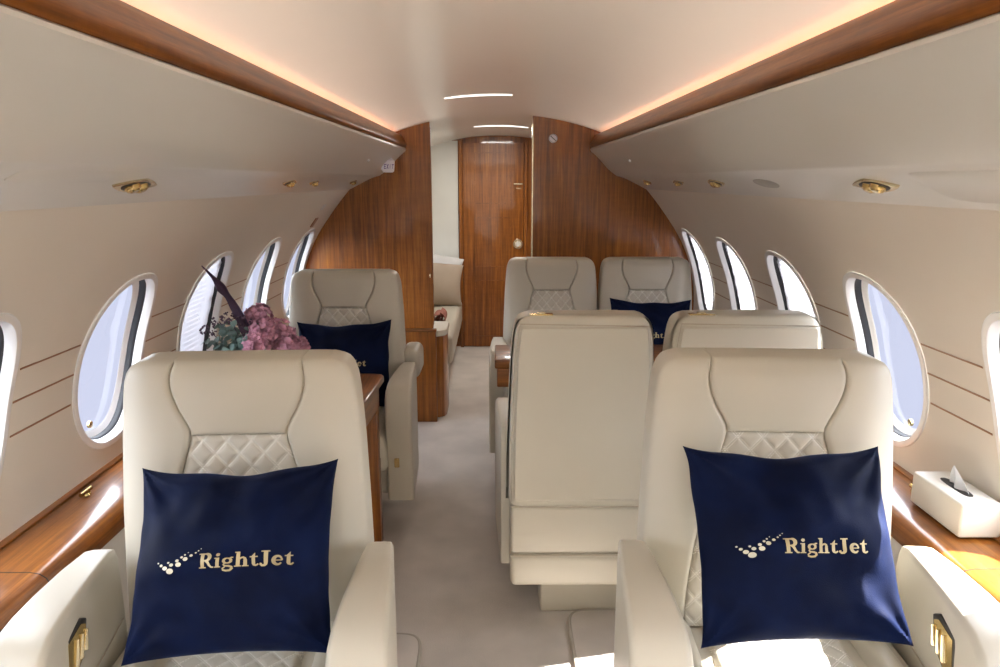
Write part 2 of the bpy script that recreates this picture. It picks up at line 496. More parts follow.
link('edge_strip', box_bm(OL - .004, OL + .003, YB - .003, YB + .048, .62, 1.81, .001, 1), M['woodZ'], bl)
for z in (.93, .48, .40):
    link('latch_plate', box_bm(OL - .018, OL - .008, YB - .0022, YB + .004, z - .012, z + .012, .001, 1), M['pale_brass'], bl)

# lower cabinet against left bulkhead
cb = empty('bulkhead_cabinet', (-.62, YB - .03, 0))
tag(cb, 'low wooden cabinet at foot of left bulkhead with pale rounded top behind', 'cabinet')
def PC(parent, name, bm, mat, smooth=True):
    o = link(name, bm, mat, smooth=smooth); o.parent = parent
    o.matrix_parent_inverse = (Matrix.Translation(parent.location) @ Matrix.Rotation(parent.rotation_euler.z, 4, 'Z')).inverted(); return o
PC(cb, 'front_panel', box_bm(-1.12, -.388, YB - .035, YB - .001, 0, .585, .003, 2), M['woodZ'], False)
PC(cb, 'cap_rail', box_bm(-1.12, -.384, YB - .042, YB - .001, .585, .602, .004, 2), M['woodX'])
pts = [(-.95, YB + .05), (-.39, YB + .05), (-.35, YB + .075), (-.335, YB + .12), (-.335, YB + .33), (-.35, YB + .37), (-.95, YB + .37)]
PC(cb, 'rear_body', prism_bm(pts, 'Z', 0, .535, .004, 2), M['woodZ'])
pts2 = [(x + (.008 if x > -.9 else 0), y) for x, y in pts]
PC(cb, 'counter_top', prism_bm(pts2, 'Z', .535, .575, .008, 3), M['boxleather'])

# ------------------------------------------------------------------ far door
dr = struct(empty('door_1', (-.0, YE - .02, 0)))
DX0, DX1 = -.335, .235
PC(dr, 'door_leaf', box_bm(DX0 + .03, DX1, YE - .030, YE - .002, .005, 1.82, .003, 2), M['woodZ'], False)
PC(dr, 'jamb', box_bm(DX0, DX0 + .028, YE - .045, YE - .002, 0, 1.84, .004, 2), M['woodZ'], False)
bm = bmesh.new()
for (z0, z1) in ((1.30, 1.74), (.74, 1.18), (.10, .62)):
    for (xa, xb, za, zb) in ((-.20, .12, z0, z0 + .006), (-.20, .12, z1 - .006, z1), (-.20, -.194, z0, z1), (.114, .12, z0, z1)):
        box_bm(xa, xb, YE - .034, YE - .029, za, zb, bm=bm)
PC(dr, 'panel_moulding', bm, M['woodY'], False)
PC(dr, 'door_handle', cyl_bm((.185, YE - .032, .945), (.185, YE - .048, .945), .046, .040, 32), M['pale_brass'])
h = [c for c in dr.children if c.name.startswith('door_handle')][0]
PC(dr, 'handle_ring', cyl_bm((.185, YE - .047, .945), (.185, YE - .058, .945), .026, .022, 28), M['boxleather'])
PC(dr, 'latch_slot', box_bm(.145, .225, YE - .036, YE - .03, 1.465, 1.477, .001, 1), M['pale_brass'])
PC(dr, 'latch_slot', box_bm(.165, .21, YE - .036, YE - .03, 1.43, 1.438, .001, 1), M['pale_brass'])
# door on the right side of the leaf: sliding pocket edge
struct(link('trim_2', box_bm(DX1 + .004, DX1 + .03, YE - .04, YE - .002, 0, 1.84, .003, 2), M['woodZ'], smooth=False))

# ------------------------------------------------------------------ overhead bins with wooden rails, ledges
def bin_side(side):
    name = 'left' if side < 0 else 'right'
    pr = [(.700, 1.692), (.560, 1.692), (.552, 1.691), (.547, 1.687), (.546, 1.680), (.552, 1.670), (.575, 1.652)]
    face = smooth_tab([(.575, 1.652), (.606, 1.622), (.655, 1.569), (.698, 1.5365), (.712, 1.529), (.728, 1.525), (.765, 1.512), (.83, 1.480), (.885, 1.452), (.915, 1.445)], 6)
    pr += face[1:]
    pr += [(1.00, 1.44), (1.0, 1.7)]
    pts = [(side * x, z) for x, z in pr]
    e = empty('overhead_bin', (side * .75, YB - 2.0, 1.5))
    tag(e, 'long pale overhead bin with dark wood rail along the %s side of the cabin' % name, 'overhead bin')
    PC(e, 'bin_body', loft_bm([[Vector((x, y, z)) for x, z in pts] for y in [Y0 + (YB - Y0) * j / 12 for j in range(13)]]), M['bin'])
    # rail: rounded wooden moulding
    rp = [(.553, 1.690), (.546, 1.695), (.543, 1.705), (.546, 1.718), (.554, 1.729), (.566, 1.752), (.573, 1.764), (.580, 1.768), (.588, 1.764), (.590, 1.75), (.590, 1.690)]
    PC(e, 'wood_rail', loft_bm([[Vector((side * x, y, z)) for x, z in rp] for y in (Y0, 0, 2.2, YB)]), M['woodR'])
    # cove light behind the rail
    PC(e, 'cove_strip', box_bm(*sorted((side * .606, side * .624)), Y0 + .05, YB - .02, 1.704, 1.710), M['cove'], False)
    return e
for side in (-1, 1): bin_side(side)

LZ = .652
for side in (-1, 1):
    nm = 'left' if side < 0 else 'right'
    lp = [(1.225, LZ), (1.10, LZ), (1.055, LZ), (1.034, LZ - .004), (1.020, LZ - .014), (1.014, LZ - .028), (1.016, LZ - .045), (1.024, LZ - .066), (1.05, LZ - .07), (1.225, LZ - .07)]
    LE = YB - .05 if side < 0 else 2.16
    e = empty('side_ledge', (side * 1.12, 2.0, LZ))
    tag(e, 'glossy wooden side ledge under the %s windows' % nm, 'ledge')
    ys = [Y0, .2, .9, 1.6, LE]
    PC(e, 'ledge_top', loft_bm([[Vector((side * x, y, z)) for x, z in lp] for y in ys]), M['woodY'])
    PC(e, 'back_rail', box_bm(*sorted((side * 1.185, side * 1.208)), Y0, LE - .001, LZ, LZ + .006, .002, 1), M['woodY'])
    for yj in (1.46, 2.38, 3.30)[:3 if side < 0 else 1]:
        bm = loft_bm([[Vector((side * x, y, z)) for x, z in [(1.18, LZ + .0006), (1.056, LZ + .0006), (1.033, LZ - .0036), (1.019, LZ - .0138), (1.0132, LZ - .028), (1.0152, LZ - .045), (1.03, LZ - .045), (1.18, LZ - .01)]] for y in (yj, yj + .0022)])
        PC(e, 'joint_line', bm, M['dark'], False)
    PC(e, 'lower_fascia', box_bm(*sorted((side * 1.035, side * 1.055)), Y0, LE - .001, .0, LZ - .068, .002, 1), M['wall'])
    bm = bmesh.new(); cyl_bm((side * 1.15, 1.86, LZ + .004), (side * 1.15, 1.86, LZ + .010), .014, .012, bm=bm); cyl_bm((side * 1.15, 1.835, LZ + .012), (side * 1.15, 1.885, LZ + .012), .006, bm=bm)
    PC(e, 'hinge_knob', bm, M['brass'])

# ------------------------------------------------------------------ overhead fittings
def under_pt(side, y, x=.80):
    tabx = [(.72, 1.532), (.765, 1.513), (.83, 1.480), (.885, 1.452)]
    return Vector((side * x, y, interp(tabx, x)))
UT = math.atan2(1.480 - 1.513, .83 - .765)
def under_frame(side, y, x=.80):
    p = under_pt(side, y, x); ax = Vector((side * math.cos(UT), 0, math.sin(UT))); ay = Vector((0, 1, 0)); n = ax.cross(ay)
    if n.z > 0: n = -n
    return p, ax, ay, n
def vent(side, y, L, W, label, cat='reading light', grp=None, kind='vent'):
    p, ax, ay, n = under_frame(side, y)
    e = empty('reading_light' if kind == 'vent' else 'ceiling_speaker', p); tag(e, label, cat, grp)
    def plate(a, b_, t0, t1, pw=1.6):
        el = supell(40, a, b_, pw)
        return loft_bm([[p + ax * u * k + ay * v * k + n * t for u, v in el] for k, t in ((1, t0), (1, t1 * .7), (.94, t1))])
    if kind == 'vent':
        PC(e, 'bezel', plate(W, L * 1.15, -.002, .004, 1.25), M['pale_brass'])
        PC(e, 'recess', plate(W * .72, L * .72, .0, .0055, 1.7), M['dark'])
        bm = bmesh.new()
        for k in (-.22, .18):
            c = p + ay * L * k
            cyl_bm(c + n * .003, c + n * .014, W * .62, W * .48, 20, bm)
            cyl_bm(c + n * .014, c + n * .017, W * .40, W * .30, 20, bm)
        join(bm, loft_bm([[p + ax * u + ay * v + n * t for u, v in supell(20, W * .35, L * .55, 2.5)] for t in (.004, .010)]))
        PC(e, 'nozzle', bm, M['brass'])
    else:
        PC(e, 'bezel', plate(W, L, -.001, .002, 2.2), M['grey'])
        PC(e, 'grille', plate(W * .86, L * .9, .0, .003, 2.2), M['grey'])
vent(-1, 1.60, .085, .030, 'brass reading light and air nozzle under left bin nearest the viewer', kind='vent')
vent(-1, 2.80, .08, .022, 'brass air nozzle fitting midway along underside of left bin')
vent(-1, 3.18, .07, .020, 'small brass fitting just beyond the middle nozzle under left bin')
vent(-1, 4.05, .06, .022, 'small brass fitting under left bin nearest the bulkhead')
vent(1, 1.58, .085, .030, 'brass reading light and air nozzle under right bin nearest the viewer')
vent(1, 2.22, .085, .028, 'flat grey oval speaker grille under the right bin', 'speaker', kind='speaker')
vent(1, 2.72, .085, .028, 'brass air nozzle fitting just beyond the grey oval grille under right bin')
vent(1, 3.28, .08, .020, 'slim brass fitting under right bin between two nozzles')
vent(1, 3.95, .07, .026, 'small brass fitting under right bin nearest the bulkhead')
# service lid under right bin
p, ax, ay, n = under_frame(1, 1.22, .80)
el = supell(40, .062, .17, 5)
tag(link('access_panel', loft_bm([[p + ax * u * k + ay * v * k + n * t for u, v in el] for k, t in ((1, -.002), (1, .002), (.965, .0035))]), M['bin']), 'pale rectangular access panel under right bin at right edge', 'panel')
p, ax, ay, n = under_frame(-1, 1.30, .76)
tag(link('access_panel', loft_bm([[p + ax * u * k + ay * v * k + n * t for u, v in supell(40, .03, .16, 6)] for k, t in ((1, -.002), (1, .002), (.965, .0035))]), M['bin']), 'pale access panel under left bin at left edge', 'panel')
# small white spots on the bin faces near the bulkhead
for side, nm in ((-1, 'left'), (1, 'right')):
    c = Vector((side * .63, 3.55, 1.60)); d = Vector((-side * .66, 0, -.75))
    tag(link('indicator_light', cyl_bm(c, c + d * .01, .008, .006), M['white']), 'tiny round white indicator on face of the %s bin' % nm, 'indicator')

# letters ------------------------------------------------------------
def stroke(pts, w0, w1=None, n=8):
    """quads along a polyline with widths; returns list of quads (2D)"""
    w1 = w0 if w1 is None else w1
    P = []
    m_ = len(pts)
    for i, p in enumerate(pts):
        q0 = pts[max(i - 1, 0)]; q1 = pts[min(i + 1, m_ - 1)]
        dx, dy = q1[0] - q0[0], q1[1] - q0[1]; l = math.hypot(dx, dy) or 1
        nx, ny = -dy / l, dx / l
        w = (w0(i / (m_ - 1)) if callable(w0) else w0 + (w1 - w0) * i / (m_ - 1)) / 2
        P.append(((p[0] + nx * w, p[1] + ny * w), (p[0] - nx * w, p[1] - ny * w)))
    return [(P[i][0], P[i + 1][0], P[i + 1][1], P[i][1]) for i in range(m_ - 1)]
def arc(cx_, cy_, rx, ry, a0, a1, n=14):
    return [(cx_ + rx * math.cos(math.radians(a0 + (a1 - a0) * i / n)), cy_ + ry * math.sin(math.radians(a0 + (a1 - a0) * i / n))) for i in range(n + 1)]
def rect(x0, y0, x1, y1):
    n = max(1, int(round((y1 - y0) / .12))); k = max(1, int(round((x1 - x0) / .12))); o = []
    for i in range(n):
        for j in range(k):
            a, b_ = x0 + (x1 - x0) * j / k, x0 + (x1 - x0) * (j + 1) / k; c, d = y0 + (y1 - y0) * i / n, y0 + (y1 - y0) * (i + 1) / n
            o.append(((a, c), (b_, c), (b_, d), (a, d)))
    return o
def ringw(thick, thin):   # modulated: thick on the sides
    return lambda t: thin + (thick - thin) * abs(math.cos(2 * PI * t))
GL = {}
GL['R'] = (rect(.10, 0, .30, 1) + rect(0, 0, .40, .08) + rect(0, .92, .34, 1) + stroke([(.3, .95), (.42, .95)] + arc(.42, .73, .19, .22, 90, -90) + [(.3, .51)], lambda t: .09 + .12 * math.sin(PI * t)) + stroke([(.40, .52), (.50, .40), (.60, .18), (.72, .05), (.84, .04)], lambda t: .19 - .10 * t), .84)
GL['i'] = (rect(.08, 0, .27, .66) + rect(0, 0, .35, .07) + rect(0, .59, .2, .66) + stroke(arc(.17, .86, .055, .055, 0, 360), .11), .37)
GL['g'] = (stroke(arc(.27, .43, .185, .165, 0, 360, 24), ringw(.15, .07)) + stroke([(.38, .56), (.46, .64), (.56, .63)], .09) + stroke([(.17, .27), (.09, .18), (.16, .09), (.36, .07), (.50, .0), (.52, -.10), (.42, -.22), (.24, -.24), (.07, -.19), (.05, -.08), (.17, .03)], lambda t: .08 + .06 * math.sin(PI * t)), .58)
GL['h'] = (rect(.08, 0, .27, 1) + rect(0, 0, .35, .07) + rect(0, .93, .2, 1) + stroke([(.25, .50), (.33, .59), (.43, .61), (.52, .55), (.545, .42)], lambda t: .09 + .08 * t) + rect(.45, 0, .64, .46) + rect(.38, 0, .72, .07), .74)
GL['t'] = (rect(.10, .14, .28, .66) + rect(0, .58, .42, .66) + [((.10, .66), (.28, .66), (.28, .90), (.10, .66))] + stroke([(.19, .16), (.21, .08), (.29, .045), (.38, .08), (.43, .15)], lambda t: .17 - .09 * t), .45)
GL['J'] = (rect(.22, .22, .42, 1) + rect(.10, .92, .52, 1) + stroke([(.32, .24), (.31, .10), (.24, .03), (.12, .02), (.05, .10), (.08, .18)], lambda t: .19 - .07 * t), .55)
GL['e'] = (stroke(arc(.28, .33, .20, .28, 20, 325, 26), lambda t: .08 + .11 * math.sin(PI * t)) + rect(.10, .30, .50, .37) + stroke([(.47, .44), (.485, .34)], .10), .56)
def word(s, track=.0):
    out, x = [], 0
    for ch in s:
        q, w = GL[ch]; out += [[(p[0] + x, p[1]) for p in quad] for quad in q]; x += w + track
    return out, x
DOTS = [(175, 259, 5), (193, 272, 8), (214, 287, 12), (240, 303, 17), (230, 259, 6), (247, 271, 10), (283, 271, 14), (275, 251, 9), (317, 244, 12), (297, 234, 7), (345, 227, 8), (312, 222, 5), (366, 214, 5), (327, 211, 3), (378, 204, 4), (390, 194, 3)]

def pillow(name, seed, loc, tilt, rz, roll, label, s=.222, T=.085, tu=0, tv=0, group='navy velvet cushions with gold lettering'):
    rnd = random.Random(seed); off = Vector((seed * 3.1, seed * 1.7, 0))
    def P(a, b_, front=1, lift=0):
        x = s * a * (1 - .075 * (1 - b_ * b_) ** .8); z = s * b_ * (1 - .075 * (1 - a * a) ** .8)
        e = max(0, 1 - a * a) ** .55 * max(0, 1 - b_ * b_) ** .55
        h = T * e
        p = Vector((a * 1.7, b_ * 1.7, front)) + off
        wv = noise.noise(p) * .020 + noise.noise(p * 2.3) * .009
        # soft folds running in from the corners
        for (ca, cb_) in ((1, 1), (-1, 1), (1, -1), (-1, -1)):
            da, db = a - ca, b_ - cb_; rr_ = math.hypot(da, db); ang = math.atan2(db * cb_, da * ca)
            wv += .011 * math.exp(-(rr_ / .55) ** 2) * math.sin(ang * 9 + seed * 2 + ca)
        m_ = min(1, e * 2.2)
        z -= .010 * (1 - a * a) * max(0, b_) ** 3 * (1 + .4 * math.sin(a * 7 + seed))
        return Vector((x + noise.noise(Vector((b_ * 3, seed, 5))) * .004, -(front * (h + wv * m_) + (lift)), z))
    N = 56; bm = bmesh.new(); G = {}
    for f in (1, -1):
        for i in range(N + 1):
            for j in range(N + 1):
                a, b_ = -math.cos(PI * i / N) * .5 + (-1 + 2 * i / N) * .5, -math.cos(PI * j / N) * .5 + (-1 + 2 * j / N) * .5
                if f == -1 and (i in (0, N) or j in (0, N)): G[f, i, j] = G[1, i, j]
                else: G[f, i, j] = bm.verts.new(P(a, b_, f))
        for i in range(N):
            for j in range(N):
                q = [G[f, i, j], G[f, i + 1, j], G[f, i + 1, j + 1], G[f, i, j + 1]]
                if f == -1: q = q[::-1]
                bm.faces.new(q)
    bmesh.ops.recalc_face_normals(bm, faces=bm.faces)
    o = link(name, bm, M['navy'])
    tag(o, label, 'cushion', group)
    K = .00041
    def on(u, v): return P((u + tu) / s, (v + tv) / s, 1, .0016)
    quads, wd = word('RightJet', .045); cap = 78 * K; sx = (848 - 388) * K / wd
    bm = bmesh.new()
    for q in quads:
        vs = []
        for (x, y) in q:
            u = (388 - 553) * K + x * sx; v = (263 - 298) * K + y * cap
            co = on(u, v)
            if not vs or (vs[-1].co - co).length > 1e-6 and (vs[0].co - co).length > 1e-6: vs.append(bm.verts.new(co))
        if len(vs) > 2: bm.faces.new(vs)
    w = link('printed_lettering', bm, M['foil'], o, smooth=False); w['label'] = 'gold lettering reading RightJet'
    bm = bmesh.new()
    for (x, y, r) in DOTS:
        c = ((x - 553) * K, (263 - y) * K); vs = [bm.verts.new(on(c[0] + r * K * 1.05 * math.cos(t * PI / 9), c[1] + r * K * .85 * math.sin(t * PI / 9))) for t in range(18)]
        bm.faces.new(vs)
    w = link('printed_emblem', bm, M['foil_pale'], o, smooth=False); w['label'] = 'wing of pale gold dots'
    o.scale = (1, 1, .93)
    o.location = loc
    o.rotation_mode = 'XYZ'; o.rotation_euler = (tilt, roll, rz)
    return o

# ------------------------------------------------------------------ seat
TOPZ = 1.09
def make_seat():
    root = empty('cabin_seat')
    L = M['leather']
    # pedestal & base
    link('pedestal', box_bm(-.21, .145, -.16, .222, 0, .175, .012), L, root)
    link('seat_base', box_bm(-.276, .276, -.20, .335, .168, .285, .022, 4), L, root)
    link('rear_flap', box_bm(-.274, .274, -.18, .329, .283, .458, .014, 4), L, root)
    # backrest shell
    hw = lambda z: interp([(.44, .282), (.70, .279), (.95, .269), (1.04, .260), (1.09, .243)], z)
    yr = .332
    yf = lambda z: interp([(.44, .17), (.75, .20), (1.09, .245)], z)
    rings = []
    zs = [.452, .455, .47, .55, .65, .75, .85, .95, 1.02, 1.05, 1.068, 1.080, 1.087, 1.090, 1.090]
    ins = [.02, .006, 0, 0, 0, 0, 0, 0, 0, .001, .005, .012, .022, .036, .06]
    for z, k in zip(zs, ins):
        w = hw(z) - k; a, c = yf(z) + k * .6, yr - k * .6
        rings.append([Vector((u, (a + c) / 2 + v, z)) for u, v in supell(56, w, (c - a) / 2, 7)])
    sh = link('backrest_shell', loft_bm(rings), L, root)
    # rear panel with a seam line round it
    mpR = lambda u, v, h: Vector((u, yr + h - .001, v))
    fl = lambda z: -(hw(z) - .016)
    link('rear_panel', pad_bm(lambda v: fl(v), lambda v: -fl(v), .475, 1.062, .005, .005, mpR, 30, 30, low=-.004), L, root)
    bm = tube_bm([Vector((-(hw(z)) + .009, yr - .0005, z)) for z in (.475, .7, .95, 1.06)] + [Vector((hw(z) - .009, yr - .0005, z)) for z in (1.068, .95, .7, .475)], .0016, 6)
    link('seam', bm, M['piping'], root)
    bm = tube_bm([(-.274, .332, .457), (0, .334, .457), (.274, .332, .457)], .0022, 6)
    join(bm, tube_bm([(-.274, .3345, .284), (0, .3345, .284), (.274, .3345, .284)], .0025, 6))
    link('seam', bm, M['piping'], root)
    # brass release on top
    bm = box_bm(.115, .205, .272, .304, 1.0885, 1.0925, .0015, 2); rl = link('release_handle', bm, M['brass'], root)
    bm = box_bm(.145, .175, .279, .297, 1.0925, 1.097, .0015, 2); link('release_lever', bm, M['pale_brass'], rl)
    # front pads: local frame follows the front of the shell
    def mpF(u, v, h): return Vector((u, yf(v) + .010 - h + .03 * max(0, (v - 1.05) / .04) ** 2 * .4, v))
    hin = smooth_tab([(.45, .195), (.60, .182), (.75, .157), (.86, .126), (.925, .109), (.95, .116), (.985, .135), (1.025, .150), (1.055, .152), (1.086, .145)], 6)
    hi = lambda v: interp(hin, v)
    ho = lambda v: interp(smooth_ho, v)
    smooth_ho = [(.45, .292), (.60, .290), (.75, .285), (.90, .278), (1.00, .270), (1.04, .265), (1.066, .256), (1.078, .246), (1.086, .230), (1.091, .210)]
    zt = 1.091
    for sg in (-1, 1):
        def fa(v, sg=sg): return (hi(v) if sg > 0 else -ho(v))
        def fb(v, sg=sg): return (ho(v) if sg > 0 else -hi(v))
        def mpB(u, v, h): 
            return Vector((u, yf(v) + .010 - h + .040 * max(0, (abs(u) - .15) / .14) ** 2.6 + .03 * max(0, (v - 1.05) / .04) ** 2 * .4, v))
        bm = pad_bm(fa, fb, .45, zt, .060, .011, mpB, 26, 48, crown=.006, low=.049, skirt=-.03)
        link('side_bolster', bm, L, root)
    link('headrest', pad_bm(lambda v: -hi(v), hi, .925, zt + .001, .060, .010, mpF, 34, 34, crown=.010, low=.050, skirt=-.03), L, root)
    link('quilted_back', pad_bm(lambda v: -hi(v), hi, .46, .925, .056, .012, mpF, 110, 140, crown=.006, hf=quilt_h, low=.046, skirt=-.01), M['quilt'], root)
    # thin dark seams either side of the head rest
    for sg in (-1, 1):
        pts = [Vector((sg * hi(z), yf(z) - .0385 + (.02 if z > 1.08 else 0), z)) for z in [.925 + (1.082 - .925) * i / 14 for i in range(15)]]
        link('seam', tube_bm(pts, .0024, 6), M['piping'], root)
    # seat cushion
    zc = .415
    mpC = lambda u, v, h: Vector((u, -v, zc + h - .02 * max(0, (v - .1) / .22) ** 2))
    link('cushion_base', box_bm(-.262, .262, -.285, .2, .30, .425, .03, 4), L, root)
    link('quilted_seat', pad_bm(lambda v: -.165, lambda v: .165, -.19, .305, .055, .03, mpC, 100, 130, crown=.012, hf=quilt_h, low=-.02), M['quilt'], root)
    for sg in (-1, 1):
        a, c = sorted((sg * .165, sg * .262))
        link('cushion_bolster', pad_bm(lambda v: a, lambda v: c, -.19, .305, .062, .035, mpC, 20, 36, crown=.01, low=-.02), L, root)
    # leg rest below the cushion
    link('leg_rest', box_bm(-.235, .235, -.305, -.255, .17, .385, .022, 4), L, root)
    # armrests
    for sg in (-1, 1):
        prof_ = [(.165, .16), (.165, .60), (.162, .645), (.15, .668), (.12, .680), (.04, .684), (-.06, .684), (-.13, .681), (-.185, .672), (-.222, .652), (-.245, .615), (-.255, .56), (-.256, .50), (-.250, .40), (-.246, .30), (-.240, .16)]
        xi = lambda y: interp([(-.25, .252), (0.0, .272), (.165, .292)], y)
        xo = lambda y: interp([(-.25, .372), (0.0, .365), (.165, .350)], y)
        bm = bmesh.new(); A = []; B = []
        secs = []
        for (t, k) in ((0, .018), (.025, .010), (.07, .0035), (.12, .0005), (.3, 0), (.7, 0), (.88, .0005), (.93, .0035), (.975, .010), (1, .018)):
            cy_, cz = -.04, .42; ring = []
            for (y, z) in prof_:
                # shrink profile towards its inside for rounded shoulders
                dy, dz = y - cy_, z - cz; l = math.hypot(dy, dz); yy, zz = y - dy / l * k, z - (dz / l * k if z > .2 else 0)
                a, c = xi(y), xo(y); ring.append(Vector((sg * (a + (c - a) * t), yy, zz)))
            secs.append(ring)
        am = link('armrest', loft_bm(secs), L, root)
        am.modifiers.new('wn', 'WEIGHTED_NORMAL').keep_sharp = True
        pts = [Vector((sg * (xi(y) - .0004), y, z)) for y, z in ((.14, .50), (.05, .497), (-.08, .49), (-.20, .475))]
        link('seam', tube_bm(pts, .0016, 6), M['piping'], am)
        # seam arc along the inner and outer shoulder
        for side_ in (0, 1):
            pts = []
            for (y, z) in prof_[1:-1]:
                cy_, cz = -.04, .42; dy, dz = y - cy_, z - cz; l = math.hypot(dy, dz)
                x = (xi(y) + .006) if side_ == 0 else (xo(y) - .006)
                pts.append(Vector((sg * (x + (0.0035 if side_ else -.0035)), y - dy / l * .018, z - dz / l * .018)))
            link('seam', tube_bm(pts, .0016, 6), M['piping'], am)
        x = xi(-.06)
        # brass control plate on inner face
        cp = [(-.150, .555), (-.138, .625), (-.075, .640), (-.055, .628), (-.070, .570), (-.118, .535)]
        a, c = sorted((sg * (x - .006), sg * (x + .012)))
        bz = link('control_bezel', prism_bm(cp, 'X', a, c, .003, 2), M['dark'], am)
        cp2 = [(-.104 + (y + .104) * .80, .592 + (z - .592) * .80) for y, z in cp]
        a, c = sorted((sg * (x - .0075), sg * (x + .010)))
        link('control_recess', prism_bm(cp2, 'X', a, c), M['brass'], bz, smooth=False)
        bm = bmesh.new()
        for k in range(3):
            yy = -.118 + k * .018
            cyl_bm((sg * (x - .007), yy + .004, .560 + k * .006), (sg * (x - .010), yy + .014, .612), .0065, .003, 6, bm)
        link('control_switch', bm, M['pale_brass'], bz)
    return root

seats = {}
proto = make_seat()
def place(o, x, y, rz, label, grp=None):
    o.location = (x, y, 0); o.rotation_euler = (0, 0, rz); tag(o, label, 'seat', grp); return o
CX = -.02
s1 = place(proto, -.596, 1.385, math.radians(3), 'cream leather seat in the left foreground holding a navy cushion')
s2 = place(copy_tree(proto), .614, 1.385, math.radians(-3), 'cream leather seat in the right foreground with sunlit navy cushion')
s3 = place(copy_tree(proto), -.722, 3.12, 0, 'cream seat beside the left bulkhead beyond the flowers')
s4 = place(copy_tree(proto), .258, 2.52, PI, 'cream seat turned away from view beside the aisle, plain back showing')
s5 = place(copy_tree(proto), .774, 2.52, PI, 'cream seat turned away by the right windows, mostly hidden by foreground seat')
s6 = place(copy_tree(proto), .284, 3.66, 0, 'empty cream seat facing viewer beside aisle, before right bulkhead')
s7 = place(copy_tree(proto), .800, 3.66, 0, 'cream seat against right bulkhead holding a half hidden navy cushion')
s1.scale = (.985, 1, 1.012); s2.scale = (1.01, 1, 1.015)
for s_, k in ((s3, .95), (s4, .83), (s5, .89), (s6, .90), (s7, .90)): s_.scale = (k, 1, 1)
def drop_arm(seat, sg):
    for a in [c for c in seat.children if c.name.startswith('armrest') and 'bolster' not in c.name]:
        if a.data.vertices[0].co.x * sg > 0:
            for c in list(a.children_recursive): bpy.data.objects.remove(c)
            bpy.data.objects.remove(a)
for s_ in (s1, s2, s3, s6, s7):
    for c in [c for c in s_.children_recursive if c.name.startswith('release_')]: bpy.data.objects.remove(c)
for a in [c for c in s4.children if c.name.startswith('armrest') and c.data.vertices[0].co.x > 0]: a.location.x = -.036
drop_arm(s3, -1); drop_arm(s5, -1); drop_arm(s5, 1); drop_arm(s7, 1); drop_arm(s7, -1)
# swivel bolster seen behind the armrest of the left rear seat
link('armrest_bolster', box_bm(.265, .362, .19, .42, .575, .715, .035, 5), M['leather'], s3)
bm = box_bm(.283, .290, -.262, -.250, .30, .335, .002, 1)
bm = box_bm(.290, .312, -.258, -.250, .315, .355, .002, 1)
link('power_outlet', bm, M['brass'], s3)

T_ = math.radians
pillow('throw_pillow', 1, (-.556, 1.355, .746), T_(-31), T_(2), T_(-2), 'navy cushion with gold lettering on the left foreground seat', s=.208, tu=.026, tv=-.010)
pillow('throw_pillow', 2, (.594, 1.355, .776), T_(-31), T_(2), T_(1.0), 'navy cushion with gold lettering on right foreground seat, one corner sunlit', s=.214, tv=-.014)
pillow('throw_pillow', 3, (-.700, 3.155, .69), T_(-17), T_(0), T_(-1.5), 'navy cushion on the seat beyond the flowers, partly behind table', s=.215)
pillow('throw_pillow', 4, (.790, 3.67, .705), T_(-17), 0, T_(1.5), 'navy cushion on the seat against the right bulkhead, mostly hidden', s=.215)

# ------------------------------------------------------------------ left table
t = empty('side_table', (-.8, 2.6, 0)); tag(t, 'wooden table behind left foreground seat carrying the flowers', 'table')
tp = [(-1.03, 2.06), (-.54, 2.06), (-.515, 2.10), (-.500, 2.25), (-.488, 2.45), (-.478, 2.65), (-.472, 2.83), (-.485, 2.855), (-.52, 2.865), (-1.03, 2.865)]
PC(t, 'table_top', prism_bm(tp, 'Z', .700, .728, .006, 3), M['woodY'])
PC(t, 'apron', prism_bm([(x + (-.02 if x > -.9 else 0), y + (.02 if y < 2.2 else -.015)) for x, y in tp], 'Z', .60, .700, .003, 2), M['woodY'])
PC(t, 'end_panel', box_bm(-1.02, -.498, 2.78, 2.835, 0, .60, .006, 2), M['woodZ'])
# right conference table
t = empty('conference_table', (.5, 3.15, 0)); tag(t, 'wooden conference table between the facing seats on the right', 'table')
PC(t, 'table_top', box_bm(-.022, 1.02, 3.03, 3.33, .700, .742, .008, 3), M['woodX'])
PC(t, 'apron', box_bm(-.012, 1.0, 3.04, 3.32, .615, .699, .006, 2), M['woodX'])
PC(t, 'pedestal', box_bm(.02, .10, 3.13, 3.25, 0, .615, .012, 3), M['leather'])
PC(t, 'pedestal', box_bm(.80, .88, 3.13, 3.25, 0, .615, .012, 3), M['leather'])

# ------------------------------------------------------------------ divan beyond the bulkhead
d = empty('divan', (-.7, 5.6, 0)); tag(d, 'cream leather divan along left side beyond the bulkhead', 'sofa')
PC(d, 'seat_cushion', box_bm(-1.03, -.315, 4.86, 6.40, .24, .455, .04, 5), M['leather'])
PC(d, 'base', box_bm(-1.02, -.40, 4.90, 6.38, 0, .24, .01, 2), M['leather'])
PC(d, 'backrest', box_bm(-1.06, -.80, 4.9, 6.4, .44, .86, .05, 4), M['leather'])
PC(d, 'bolster', box_bm(-.80, -.34, 6.32, 6.46, .45, .60, .04, 4), M['leather'])
def soft_box(name, c, sx, sy, sz, rot, mat, label, cat='cushion'):
    bm = bmesh.new(); R = []; 
    rings = []
    N = 24
    for i in range(N + 1):
        t = -1 + 2 * i / N; pr_ = max(0, 1 - t * t) ** .45
        rings.append([Vector((a * (1), b_ * pr_ * 1, t * sz)) for a, b_ in supell(32, sx * (.86 + .14 * abs(t) ** 2), sy, 2.6)])
    bm = loft_bm(rings)
    o = link(name, bm, mat); o.location = c; o.rotation_euler = rot; tag(o, label, cat); return o
